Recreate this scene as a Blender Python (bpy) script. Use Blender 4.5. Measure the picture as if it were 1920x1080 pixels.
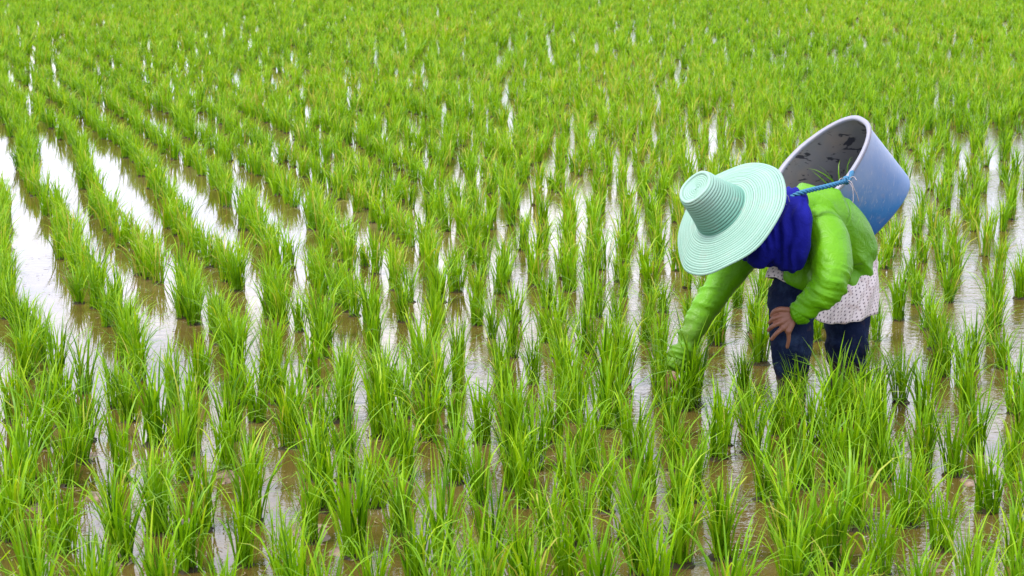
import bpy, bmesh, math, random
import numpy as np
from mathutils import Vector, Matrix, noise

random.seed(11)
rng = np.random.default_rng(11)
for o in list(bpy.data.objects):
    bpy.data.objects.remove(o)
scene = bpy.context.scene
COL = scene.collection

# ------------------------------------------------------------------ camera
F = 3500.0                      # focal length in pixels of a 1920 wide frame
PITCH = math.atan(690 / F)      # horizon lies 690 px above the picture centre
CAM = Vector((0, 0, 1.982))
cam_d = bpy.data.cameras.new('camera')
cam_d.sensor_width = 36
cam_d.lens = F / 1920 * 36
cam_d.clip_start = .1
cam_d.clip_end = 3000
cam = bpy.data.objects.new('camera', cam_d)
cam.location = CAM
cam.rotation_euler = (math.pi / 2 - PITCH, 0, 0)
COL.objects.link(cam)
scene.camera = cam
cam_d.dof.use_dof = True
cam_d.dof.focus_distance = 7.7
cam_d.dof.aperture_fstop = 9

# ------------------------------------------------------------------ light
SUN_EL, SUN_AZ = math.radians(58), math.radians(-118)   # azimuth from +Y, clockwise: from the left, a little behind the camera
world = bpy.data.worlds.new('World')
scene.world = world
world.use_nodes = True
wt = world.node_tree
wt.nodes.clear()
def wn(t, **k):
    n = wt.nodes.new(t)
    for a, b in k.items():
        setattr(n, a, b)
    return n
sky = wn('ShaderNodeTexSky', sky_type='NISHITA', sun_disc=False, sun_elevation=SUN_EL, sun_rotation=SUN_AZ)
tc = wn('ShaderNodeTexCoord')
mp = wn('ShaderNodeMapping')
mp.inputs['Scale'].default_value = (1.6, 1.6, 5.0)
cn = wn('ShaderNodeTexNoise')
cn.inputs['Scale'].default_value = 1.7
cn.inputs['Detail'].default_value = 6
cn.inputs['Roughness'].default_value = .55
cn.inputs['Distortion'].default_value = .3
cr = wn('ShaderNodeValToRGB')
cr.color_ramp.elements[0].position = .30
cr.color_ramp.elements[1].position = .52
cn2 = wn('ShaderNodeTexNoise')
cn2.inputs['Scale'].default_value = 4.0
cn2.inputs['Detail'].default_value = 5
cr2 = wn('ShaderNodeValToRGB')
cr2.color_ramp.elements[0].position = .32
cr2.color_ramp.elements[0].color = (.70, .75, 1.0, 1)
cr2.color_ramp.elements[1].position = .66
cr2.color_ramp.elements[1].color = (.98, .96, 1.0, 1)
bgs = wn('ShaderNodeBackground')
bgs.inputs['Strength'].default_value = .15
bgc = wn('ShaderNodeBackground')
bgc.inputs['Strength'].default_value = 1.8
mix = wn('ShaderNodeMixShader')
wo = wn('ShaderNodeOutputWorld')
L = wt.links.new
L(tc.outputs['Generated'], mp.inputs['Vector'])
L(mp.outputs[0], cn.inputs['Vector'])
L(mp.outputs[0], cn2.inputs['Vector'])
L(cn.outputs['Fac'], cr.inputs[0])
L(cn2.outputs['Fac'], cr2.inputs[0])
L(sky.outputs[0], bgs.inputs[0])
L(cr2.outputs[0], bgc.inputs[0])
L(cr.outputs[0], mix.inputs[0])
L(bgs.outputs[0], mix.inputs[1])
L(bgc.outputs[0], mix.inputs[2])
L(mix.outputs[0], wo.inputs[0])

sd = bpy.data.lights.new('sun', 'SUN')
sd.energy = 3.6
sd.angle = math.radians(11)
sd.color = (1.0, .965, .90)
sun = bpy.data.objects.new('sun', sd)
dirv = Vector((math.sin(SUN_AZ) * math.cos(SUN_EL), math.cos(SUN_AZ) * math.cos(SUN_EL), math.sin(SUN_EL)))
sun.rotation_euler = dirv.to_track_quat('Z', 'Y').to_euler()
sun.location = (-6, -4, 12)
COL.objects.link(sun)

vs = scene.view_settings
vs.view_transform = 'Standard'
vs.look = 'None'
vs.exposure = 0.68
vs.gamma = 1
vs.use_curve_mapping = False
scene.cycles.max_bounces = 6
scene.cycles.transparent_max_bounces = 4

# ------------------------------------------------------------------ helpers
CP, SP = math.cos(PITCH), math.sin(PITCH)
AX_R = Vector((1, 0, 0))
AX_U = Vector((0, SP, CP))
AX_B = Vector((0, -CP, SP))         # towards the camera
def P(x, y, zc):
    """point seen at pixel (x, y) of the 1920x1080 photograph at depth zc metres"""
    return CAM + AX_R * ((x - 960) / F * zc) + AX_U * (-(y - 540) / F * zc) - AX_B * zc
def V3(r, u, b):
    return AX_R * r + AX_U * u + AX_B * b
def ground(x, y):
    """point of the water surface seen at pixel (x, y)"""
    s = (y + 150) * CP / CAM.z
    return (x - 960) / s, F / s * CP + (0) - SP * 0 + ((0))
def gpt(x, y):
    d = (P(x, y, 1.0) - CAM)
    t = -CAM.z / d.z
    q = CAM + d * t
    return q.x, q.y
def proj(X, Y, Z=0.0):
    v = Vector((X, Y, Z)) - CAM
    zc = -v.dot(AX_B)
    if zc < .1:
        return -9999, 9999, zc
    return 960 + v.dot(AX_R) / zc * F, 540 - v.dot(AX_U) / zc * F, zc

def tag(o, label=None, cat=None, group=None, kind=None):
    if label: o['label'] = label
    if cat: o['category'] = cat
    if group: o['group'] = group
    if kind: o['kind'] = kind
    return o
def link(name, me, m=None, parent=None, smooth=True):
    o = bpy.data.objects.new(name, me)
    COL.objects.link(o)
    if m is not None:
        me.materials.clear()
        me.materials.append(m)
    if smooth:
        me.polygons.foreach_set('use_smooth', [True] * len(me.polygons))
    if parent is not None:
        o.parent = parent
        o.matrix_parent_inverse = Matrix.Translation(-Vector(parent.location))
    return o
def empty(name, loc):
    o = bpy.data.objects.new(name, None)
    o.location = loc
    o.empty_display_size = .1
    COL.objects.link(o)
    return o
def np_mesh(name, verts, faces, attrs=None):
    """verts (n,3), faces (m,4) with quads only"""
    me = bpy.data.meshes.new(name)
    verts = np.asarray(verts, dtype=np.float32)
    faces = np.asarray(faces, dtype=np.int32)
    me.vertices.add(len(verts))
    me.vertices.foreach_set('co', verts.ravel())
    k = faces.shape[1]
    me.loops.add(faces.size)
    me.loops.foreach_set('vertex_index', faces.ravel())
    me.polygons.add(len(faces))
    me.polygons.foreach_set('loop_start', np.arange(0, faces.size, k, dtype=np.int32))
    me.polygons.foreach_set('loop_total', np.full(len(faces), k, dtype=np.int32))
    if attrs:
        for n, a in attrs.items():
            at = me.attributes.new(n, 'FLOAT', 'POINT')
            at.data.foreach_set('value', np.asarray(a, dtype=np.float32))
    me.update(calc_edges=True)
    me.validate()
    return me

class NT:
    """small helper for material node trees"""
    def __init__(self, name):
        self.m = bpy.data.materials.new(name)
        self.m.use_nodes = True
        self.t = self.m.node_tree
        self.t.nodes.clear()
        self.out = self.t.nodes.new('ShaderNodeOutputMaterial')
    def n(self, typ, ins=None, **k):
        n = self.t.nodes.new(typ)
        for a, b in k.items():
            setattr(n, a, b)
        if ins:
            for a, b in ins.items():
                if hasattr(b, 'is_output') or isinstance(b, bpy.types.NodeSocket):
                    self.t.links.new(b, n.inputs[a])
                else:
                    n.inputs[a].default_value = b
        return n
    def ramp(self, fac, stops, interp='LINEAR'):
        r = self.t.nodes.new('ShaderNodeValToRGB')
        r.color_ramp.interpolation = interp
        e = r.color_ramp.elements
        while len(e) < len(stops):
            e.new(.5)
        for i, (p, c) in enumerate(stops):
            e[i].position = p
            e[i].color = (*c, 1) if len(c) == 3 else c
        self.t.links.new(fac, r.inputs[0])
        return r.outputs[0]
    def noise(self, vec, scale, detail=4, rough=.5, dist=0):
        n = self.n('ShaderNodeTexNoise', {'Vector': vec, 'Scale': scale, 'Detail': detail, 'Roughness': rough, 'Distortion': dist})
        return n.outputs['Fac']
    def mixc(self, fac, a, b, blend='MIX'):
        n = self.t.nodes.new('ShaderNodeMix')
        n.data_type = 'RGBA'
        n.blend_type = blend
        for i, v in ((0, fac), (6, a), (7, b)):
            if isinstance(v, bpy.types.NodeSocket):
                self.t.links.new(v, n.inputs[i])
            else:
                n.inputs[i].default_value = (*v, 1) if isinstance(v, tuple) and len(v) == 3 else v
        return n.outputs[2]
    def math(self, op, a, b=0.0, clamp=False):
        n = self.t.nodes.new('ShaderNodeMath')
        n.operation = op
        n.use_clamp = clamp
        for i, v in ((0, a), (1, b)):
            if isinstance(v, bpy.types.NodeSocket):
                self.t.links.new(v, n.inputs[i])
            else:
                n.inputs[i].default_value = v
        return n.outputs[0]
    def bump(self, h, strength=.3, dist=.01):
        return self.n('ShaderNodeBump', {'Height': h, 'Strength': strength, 'Distance': dist}).outputs[0]
    def surf(self, s):
        self.t.links.new(s, self.out.inputs[0])
        return self.m
    def pos(self):
        return self.n('ShaderNodeNewGeometry').outputs['Position']
    def obj(self):
        return self.n('ShaderNodeTexCoord').outputs['Object']

# ------------------------------------------------------------------ materials
def mat_rice():
    t = NT('rice_leaf')
    a = t.n('ShaderNodeAttribute', attribute_name='tint').outputs['Fac']
    h = t.n('ShaderNodeAttribute', attribute_name='along').outputs['Fac']
    rnd = t.n('ShaderNodeObjectInfo').outputs['Random']
    a2 = t.math('ADD', a, t.math('MULTIPLY', t.math('SUBTRACT', rnd, .5), .16), True)
    c = t.ramp(a2, [(0, (.040, .130, .0005)), (.2, (.095, .240, .001)), (.48, (.150, .330, .001)), (.78, (.225, .420, .001)), (.93, (.32, .46, .010)), (1, (.40, .37, .07))])
    # tips a little yellower, the sheaths at the foot a little paler
    c = t.mixc(t.math('MULTIPLY', t.math('POWER', h, 6.0), .35), c, (.36, .42, .045))
    # mud clinging to the foot of the stems
    c = t.mixc(t.ramp(h, [(.03, (1,) * 3), (.085, (0,) * 3)]), c, (.040, .030, .012))
    p = t.pos()
    n = t.noise(p, 22, 3)
    c = t.mixc(t.math('MULTIPLY', n, .6), c, t.mixc(1.0, c, (.62, .74, .6), 'MULTIPLY'))
    b = t.n('ShaderNodeBsdfPrincipled', {'Base Color': c, 'Roughness': .42, 'Specular IOR Level': .20})
    tr = t.n('ShaderNodeBsdfTranslucent', {'Color': t.mixc(1.0, c, (1.25, 1.12, .6), 'MULTIPLY')})
    return t.surf(t.n('ShaderNodeMixShader', {0: .42, 1: b.outputs[0], 2: tr.outputs[0]}).outputs[0])

def mat_water():
    t = NT('muddy_water')
    p = t.pos()
    big = t.noise(p, .55, 3, .5)
    fine = t.noise(p, 5.0, 4, .6)
    c = t.ramp(t.math('ADD', t.math('MULTIPLY', big, .6), t.math('MULTIPLY', fine, .4)),
               [(.32, (.048, .031, .006)), (.52, (.078, .052, .014)), (.70, (.125, .090, .042))])
    # ripples: nearly still on the left, livelier on the right of the field
    sx = t.n('ShaderNodeSeparateXYZ', {0: p})
    mask = t.math('ADD', t.math('MULTIPLY', sx.outputs[0], .24), .36, True)
    mask = t.math('MULTIPLY', mask, t.ramp(t.noise(p, .9, 2), [(.35, (.25,) * 3), (.62, (1,) * 3)]))
    mp1 = t.n('ShaderNodeMapping', {'Vector': p, 'Scale': (1.0, 1.7, 1.0)})
    r1 = t.noise(mp1.outputs[0], 11, 2, .5, .6)
    r2 = t.noise(mp1.outputs[0], 34, 2, .5, .4)
    hgt = t.math('ADD', t.math('MULTIPLY', r1, .8), t.math('MULTIPLY', r2, .28))
    st = t.math('ADD', t.math('MULTIPLY', mask, .75), .05)
    nb = t.n('ShaderNodeBump', {'Height': hgt, 'Strength': st, 'Distance': .010}).outputs[0]
    b = t.n('ShaderNodeBsdfPrincipled', {'Base Color': c, 'Roughness': .02, 'IOR': 1.6, 'Normal': nb})
    return t.surf(b.outputs[0])

def mat_mud():
    t = NT('wet_mud')
    p = t.pos()
    n = t.noise(p, 30, 6, .6)
    c = t.ramp(n, [(.3, (.045, .026, .014)), (.5, (.13, .082, .05)), (.72, (.26, .18, .13))])
    b = t.n('ShaderNodeBsdfPrincipled', {'Base Color': c, 'Roughness': .35, 'Normal': t.bump(t.noise(p, 90, 5, .6), .7, .006)})
    return t.surf(b.outputs[0])

def mat_straw_hat():
    t = NT('mint_straw')
    o = t.obj()
    r = t.n('ShaderNodeAttribute', attribute_name='ring').outputs['Fac']   # 0..1 across one plaited braid
    rad = t.n('ShaderNodeAttribute', attribute_name='steps').outputs['Fac']
    ang = t.n('ShaderNodeAttribute', attribute_name='ang').outputs['Fac']
    base = t.mixc(t.noise(o, 7, 3), (.19, .36, .275), (.35, .49, .415))
    base = t.mixc(t.math('MULTIPLY', t.noise(o, 40, 4, .7), .6), base, (.40, .50, .455))
    # the plait: short diagonal straws
    w = t.n('ShaderNodeTexWave', {'Vector': t.n('ShaderNodeCombineXYZ', {0: t.math('ADD', t.math('MULTIPLY', ang, 46.0), t.math('MULTIPLY', r, .8)), 1: t.math('MULTIPLY', rad, .37)}).outputs[0],
                                  'Scale': 1.0, 'Distortion': 1.5}).outputs['Fac']
    base = t.mixc(t.math('MULTIPLY', w, .42), base, (.13, .36, .26))
    # colour deepens to teal towards the foot of the crown
    hz = t.n('ShaderNodeAttribute', attribute_name='crown_low').outputs['Fac']
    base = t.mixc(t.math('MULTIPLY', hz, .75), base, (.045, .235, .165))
    wn_ = t.n('ShaderNodeTexWhiteNoise', noise_dimensions='1D'); t.t.links.new(rad, wn_.inputs['W'])
    base = t.mixc(t.math('MULTIPLY', wn_.outputs['Value'], .35), base, (.13, .28, .215))
    base = t.mixc(t.ramp(t.noise(o, 9, 5, .7), [(.55, (0,) * 3), (.72, (.45,) * 3)]), base, (.34, .31, .27))
    groove = t.ramp(r, [(0, (1,) * 3), (.22, (.1,) * 3), (.34, (0,) * 3), (.88, (0,) * 3), (1, (1,) * 3)])
    stain = t.mixc(t.noise(o, 14, 2), (.04, .17, .12), (.16, .10, .08))
    base = t.mixc(t.math('MULTIPLY', groove, .8), base, stain)
    b = t.n('ShaderNodeBsdfPrincipled', {'Base Color': base, 'Roughness': .62, 'Specular IOR Level': .25,
            'Normal': t.bump(t.math('ADD', w, t.noise(o, 160, 2)), .35, .002)})
    tr = t.n('ShaderNodeBsdfTranslucent', {'Color': t.mixc(1.0, base, (.7, 1.0, .85), 'MULTIPLY')})
    return t.surf(t.n('ShaderNodeMixShader', {0: .14, 1: b.outputs[0], 2: tr.outputs[0]}).outputs[0])

def mat_cloth(name, c0, c1, rough=.6, sheen=.15, dirt=None, dirt_fac=None, spec=.3, weave=380, extra=None, bmp=.3):
    t = NT(name)
    p = t.pos()
    c = t.mixc(t.noise(p, 9, 4, .6), c0, c1)
    if extra: c = extra(t, p, c)
    if dirt:
        c = t.mixc(dirt_fac(t, p), c, dirt)
    b = t.n('ShaderNodeBsdfPrincipled', {'Base Color': c, 'Roughness': rough, 'Specular IOR Level': spec, 'Sheen Weight': sheen,
            'Normal': t.bump(t.math('ADD', t.math('ADD', t.math('MULTIPLY', t.math('ABSOLUTE', t.math('SUBTRACT', t.noise(p, 17, 3, .5, 1.4), .5)), -2.6),
                t.math('MULTIPLY', t.math('ABSOLUTE', t.math('SUBTRACT', t.noise(p, 41, 3, .5, 1.0), .5)), -.9)), t.math('MULTIPLY', t.noise(p, weave, 1), .14)), bmp, .012)})
    return t.surf(b.outputs[0])

def jacket_dirt(t, p):
    z = t.n('ShaderNodeSeparateXYZ', {0: p}).outputs[2]
    x = t.n('ShaderNodeSeparateXYZ', {0: p}).outputs[0]
    m = t.math('MULTIPLY', t.math('SUBTRACT', .44, z, True), 9.0, True)          # splashes near the wrist of the lowered arm
    m = t.math('MULTIPLY', m, t.math('LESS_THAN', x, 1.0))
    n = t.ramp(t.noise(p, 20, 5, .65), [(.30, (.25,) * 3), (.55, (.9,) * 3)])
    n2 = t.ramp(t.noise(p, 13, 5, .7), [(.64, (0,) * 3), (.80, (.45,) * 3)])
    return t.math('ADD', t.math('MULTIPLY', t.math('MULTIPLY', m, n), .62), t.math('MULTIPLY', n2, .6), True)
def jeans_dirt(t, p):
    z = t.n('ShaderNodeSeparateXYZ', {0: p}).outputs[2]
    m = t.math('MULTIPLY', t.math('SUBTRACT', t.math('ADD', .10, t.math('MULTIPLY', t.noise(p, 8, 3), .14)), z, True), 22.0, True)
    n = t.ramp(t.noise(p, 22, 5, .65), [(.30, (.3,) * 3), (.6, (1,) * 3)])
    n2 = t.ramp(t.noise(p, 17, 5, .7), [(.58, (0,) * 3), (.78, (.4,) * 3)])
    return t.math('ADD', t.math('MULTIPLY', m, n), n2, True)

def mat_dots():
    t = NT('dotted_cotton')
    uv = t.n('ShaderNodeAttribute', attribute_name='u').outputs['Fac']
    vv = t.n('ShaderNodeAttribute', attribute_name='v').outputs['Fac']
    # staggered small dark dots
    def dots(du, dv):
        u = t.math('SUBTRACT', t.math('FRACT', t.math('ADD', t.math('MULTIPLY', uv, 1.0), du)), .5)
        v = t.math('SUBTRACT', t.math('FRACT', t.math('ADD', vv, dv)), .5)
        r = t.math('SQRT', t.math('ADD', t.math('MULTIPLY', u, u), t.math('MULTIPLY', v, v)))
        return t.math('LESS_THAN', r, .135)
    d = t.math('MAXIMUM', dots(0, 0), dots(.5, .5))
    p = t.pos()
    c = t.mixc(t.noise(p, 10, 4), (.47, .40, .40), (.58, .51, .50))
    c = t.mixc(t.ramp(t.noise(p, 19, 5, .7), [(.52, (0,) * 3), (.72, (.7,) * 3)]), c, (.20, .11, .08))
    c = t.mixc(t.math('MULTIPLY', d, .9), c, (.035, .02, .04))
    b = t.n('ShaderNodeBsdfPrincipled', {'Base Color': c, 'Roughness': .8, 'Normal': t.bump(t.noise(p, 26, 3), .4, .01)})
    return t.surf(b.outputs[0])

def mat_bucket(inside=False):
    t = NT('bucket_inside_plastic' if inside else 'bucket_plastic')
    o = t.obj()
    dep = t.n('ShaderNodeAttribute', attribute_name='depth').outputs['Fac']   # 0 at the rim, 1 at the base
    if inside:
        c = t.mixc(t.noise(o, 6, 4), (.155, .14, .135), (.20, .195, .215))
        c = t.mixc(t.ramp(t.noise(o, 9, 3), [(.45, (0,) * 3), (.7, (.6,) * 3)]), c, (.27, .21, .175))
        mpn = t.n('ShaderNodeMapping', {'Vector': o, 'Scale': (1.0, 1.0, 2.4), 'Rotation': (0, .6, 0)})
        sp = t.ramp(t.noise(mpn.outputs[0], 7.5, 5, .55, 1.2), [(.585, (0,) * 3), (.605, (1,) * 3)])
        sp2 = t.ramp(t.noise(mpn.outputs[0], 15, 4, .6, .8), [(.60, (0,) * 3), (.63, (1,) * 3)])
        c = t.mixc(t.math('MAXIMUM', sp, sp2), c, (.028, .026, .034))
        b = t.n('ShaderNodeBsdfPrincipled', {'Base Color': c, 'Roughness': .6, 'Normal': t.bump(t.noise(o, 60, 3), .3, .003)})
    else:
        # sun-bleached to grey lavender towards the mouth, raw blue low on the wall
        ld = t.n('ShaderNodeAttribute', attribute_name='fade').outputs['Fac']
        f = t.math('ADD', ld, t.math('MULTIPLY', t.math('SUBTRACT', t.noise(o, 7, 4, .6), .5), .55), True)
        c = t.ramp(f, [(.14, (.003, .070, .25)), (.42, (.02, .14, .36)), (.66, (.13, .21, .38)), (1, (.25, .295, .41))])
        c = t.mixc(t.ramp(t.noise(o, 11, 5, .7), [(.55, (0,) * 3), (.75, (.5,) * 3)]), c, (.26, .22, .26))
        ms = t.n('ShaderNodeMapping', {'Vector': o, 'Scale': (3.0, 3.0, .6), 'Rotation': (.5, .4, 0)})
        c = t.mixc(t.ramp(t.noise(ms.outputs[0], 30, 4, .6), [(.60, (0,) * 3), (.66, (.4,) * 3)]), c, (.36, .36, .40))
        c = t.mixc(t.ramp(t.noise(o, 26, 4, .7), [(.70, (0,) * 3), (.78, (.5,) * 3)]), c, (.10, .10, .16))
        b = t.n('ShaderNodeBsdfPrincipled', {'Base Color': c, 'Roughness': .45, 'Normal': t.bump(t.noise(o, 70, 4), .18, .003)})
    return t.surf(b.outputs[0])

def mat_simple(name, c, c2=None, rough=.6, scale=40, bump=.3, spec=.4, sub=0):
    t = NT(name)
    p = t.pos()
    n = t.noise(p, scale, 4, .6)
    col = t.mixc(n, c, c2 or tuple(x * .7 for x in c))
    b = t.n('ShaderNodeBsdfPrincipled', {'Base Color': col, 'Roughness': rough, 'Specular IOR Level': spec, 'Normal': t.bump(n, bump, .003)})
    if sub:
        b.inputs['Subsurface Weight'].default_value = sub
        b.inputs['Subsurface Radius'].default_value = (.02, .008, .004)
        b.inputs['Subsurface Scale'].default_value = .4
    return t.surf(b.outputs[0])

M_RICE = mat_rice()
M_WATER = mat_water()
M_MUD = mat_mud()

# ------------------------------------------------------------------ setting
def grid_sheet(name, x0, x1, y0, y1, nx, ny, zf, m, kind='structure'):
    xs = np.linspace(x0, x1, nx + 1)
    ys = np.linspace(y0, y1, ny + 1)
    X, Y = np.meshgrid(xs, ys)
    Z = zf(X, Y)
    v = np.stack([X.ravel(), Y.ravel(), Z.ravel()], 1)
    i = (np.arange(ny)[:, None] * (nx + 1) + np.arange(nx)[None, :]).ravel()
    f = np.stack([i, i + 1, i + nx + 2, i + nx + 1], 1)
    o = link(name, np_mesh(name, v, f), m)
    tag(o, kind=kind)
    return o

grid_sheet('water', -400, 400, -30, 900, 4, 4, lambda X, Y: X * 0, M_WATER)

# low ridges of mud that just break the surface, mostly at the near left
LUMPS = [(585, 1003, .13, .030), (560, 990, .08, .024), (345, 885, .11, .030), (290, 880, .10, .026), (420, 892, .12, .020),
         (300, 965, .08, .022), (345, 985, .10, .026), (160, 860, .10, .022), (185, 930, .12, .022), (85, 945, .12, .016), (640, 1035, .1, .010),
         (1500, 880, .09, .008), (1825, 905, .10, .016), (1905, 700, .09, .012), (225, 1050, .12, .014), (865, 1045, .10, .006), (1085, 640, .10, .010),
         (700, 360, .12, .018), (640, 350, .12, .014), (1390, 690, .1, .008), (925, 800, .1, .006), (1745, 1062, .12, .012), (30, 700, .09, .012)]
LG = [(*gpt(x, y), r * 1.25, h * .35 + .001) for x, y, r, h in LUMPS]
def mud_z(X, Y):
    Z = np.full(X.shape, -.075)
    R = np.zeros(X.shape)
    for gx, gy, r, h in LG:
        g = np.exp(-(((X - gx) / r) ** 2 + ((Y - gy) / (r * 1.5)) ** 2))
        R = np.maximum(R, g * (.075 + h))
    N = np.array([noise.noise((x * 22, y * 22, .3)) * .016 + noise.noise((x * 60, y * 60, 4)) * .010 for x, y in zip(X.ravel(), Y.ravel())]).reshape(X.shape)
    return Z + R + N
grid_sheet('mud', -3.2, 3.2, 5.0, 14.0, 330, 400, mud_z, M_MUD)

# the earth bank and the green fields behind the paddy, out to the horizon
t = NT('far_field')
_p = t.pos()
far_m = t.surf(t.n('ShaderNodeBsdfPrincipled', {'Base Color': t.ramp(t.noise(_p, .6, 6, .6), [(.3, (.06, .17, .008)), (.7, (.15, .33, .012))]), 'Roughness': .9}).outputs[0])
grid_sheet('far_field', -400, 400, 64, 1500, 80, 60, lambda X, Y: .18 + .10 * np.sin(X * .7) * np.sin(Y * .31) - np.where(Y < 64.5, .5, 0), far_m)

# ------------------------------------------------------------------ rice
def blade_batch(n, seg, hgt, width, spread=1.0, base_r=.032, droop=.22, rs=None):
    """n blades rooted round the origin; returns verts, faces, tint, along"""
    r = rs
    az = r.uniform(0, 2 * np.pi, n)
    br = base_r * np.sqrt(r.uniform(0, 1, n))
    baz = r.uniform(0, 2 * np.pi, n)
    bx, by = br * np.cos(baz), br * np.sin(baz)
    Ls = hgt * r.uniform(.62, 1.08, n)
    tilt = np.radians(r.uniform(2, 17, n)) * spread
    dro = r.uniform(0, 1, n) < droop
    bend = np.where(dro, np.radians(r.uniform(60, 135, n)), np.radians(r.uniform(5, 48, n)))
    Ls = np.where(dro, Ls * 1.12, Ls)
    pw = np.where(dro, r.uniform(1.8, 3.6, n), r.uniform(1.6, 3.6, n))
    w = width * r.uniform(.65, 1.2, n)
    tw = r.uniform(-1.1, 1.1, n)
    t = np.linspace(0, 1, seg + 1)
    ang = tilt[:, None] + bend[:, None] * t[None, :] ** pw[:, None]
    ds = Ls[:, None] / seg
    a_mid = (ang[:, 1:] + ang[:, :-1]) / 2
    rad = np.concatenate([np.zeros((n, 1)), np.cumsum(np.sin(a_mid) * ds, 1)], 1)
    zz = np.concatenate([np.zeros((n, 1)), np.cumsum(np.cos(a_mid) * ds, 1)], 1) - .02
    cx = bx[:, None] + rad * np.cos(az)[:, None]
    cy = by[:, None] + rad * np.sin(az)[:, None]
    prof = np.interp(t, [0, .25, .6, .85, 1], [.55, .9, .95, .5, .05])
    hw = w[:, None] * prof[None, :] / 2
    # width direction: across the bend, twisted about the blade
    wa = az[:, None] + np.pi / 2 + tw[:, None] * (1 - .5 * t[None, :])
    dx, dy = np.cos(wa) * hw, np.sin(wa) * hw
    v = np.stack([np.stack([cx - dx, cy - dy, zz], -1), np.stack([cx + dx, cy + dy, zz], -1)], 2)   # n, seg+1, 2, 3
    v = v.reshape(-1, 3)
    k = np.arange(seg)
    q = np.stack([2 * k, 2 * k + 1, 2 * k + 3, 2 * k + 2], 1)
    f = (np.arange(n)[:, None, None] * (2 * (seg + 1)) + q[None]).reshape(-1, 4)
    tint = np.clip(r.normal(.46, .26, n), 0, .9)
    old = r.uniform(0, 1, n) < .018
    tint = np.where(old, .99, tint)
    tint = np.repeat(tint, 2 * (seg + 1))
    along = np.tile(np.repeat(t, 2), n)
    # a low clod of mud and old sheaths round the foot
    m = 8
    ca = np.arange(m) * 2 * np.pi / m
    rr = base_r * r.uniform(.75, 1.25, m)
    low = np.stack([np.cos(ca) * rr, np.sin(ca) * rr, np.full(m, -.006)], 1)
    top = np.stack([np.cos(ca) * rr * .6, np.sin(ca) * rr * .6, r.uniform(.004, .016, m)], 1)
    b0 = len(v)
    k2 = np.arange(m); k3 = (k2 + 1) % m
    side = np.stack([b0 + k2, b0 + k3, b0 + m + k3, b0 + m + k2], 1)
    lid = b0 + m + np.array([[0, 1, 2, 3], [0, 3, 4, 7], [4, 5, 6, 7]])
    v = np.concatenate([v, low, top]); f = np.concatenate([f, side, lid])
    tint = np.concatenate([tint, np.full(2 * m, .3)]); along = np.concatenate([along, np.zeros(2 * m)])
    return v, f, tint, along

# where the clumps stand: diagonal rows on the left and far away, a looser planting elsewhere
def slope_x(D):
    a = np.where(D > 10.8, -.2914 * (np.minimum(D, 15) - 12.3), -.2914 * (10.8 - 12.3) + .36 * (10.8 - D))
    return a - .345 * np.clip(D - 15, 0, 5) - .43 * np.clip(D - 20, 0, 99)
def row_limit(y):
    return np.interp(y, [-20, 0, 180, 330, 500, 640, 720], [1550, 1500, 1300, 1090, 900, 670, 420])
pts = []
gx415, gy415 = gpt(345, 415)
for k in range(-30, 90):
    u = gx415 + .425 * k
    D = 62.0
    while D > 8.0:
        D -= .152 * (1 + .5 * (rng.random() - .5)) if D < 22 else .215 * (1 + .5 * (rng.random() - .5))
        jit = .034 if D < 17 else (.055 if D < 26 else .10)
        if D > 13 and rng.random() < .07: continue
        X = u + float(slope_x(D))
        if D < 20: jit += .045 * min(1, max(0, (proj(X, D)[0] - 420) / 500))
        X += rng.normal(0, jit) + .05 * math.sin(D * .9 + k) + (.09 * noise.noise((u * .5, D * .35, 2.0)) * min(1, D / 16))
        px, py, _ = proj(X, D)
        if px < -620 or px > 2420: continue
        if D < 25:
            lim = float(row_limit(py))
            if px > lim + rng.normal(0, 40) or py > 715: continue
        pts.append((X, D, 0))
rows_n = len(pts)
CELL = .25
hashg = {}
def put(x, y):
    hashg.setdefault((int(math.floor(x / CELL)), int(math.floor(y / CELL))), []).append((x, y))
def near(x, y, dx, dy):
    i, j = int(math.floor(x / CELL)), int(math.floor(y / CELL))
    for a in range(i - 2, i + 3):
        for b in range(j - 2, j + 3):
            for q in hashg.get((a, b), ()):
                if ((q[0] - x) / dx) ** 2 + ((q[1] - y) / dy) ** 2 < 1: return True
    return False
for x, y, _ in pts: put(x, y)
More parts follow.
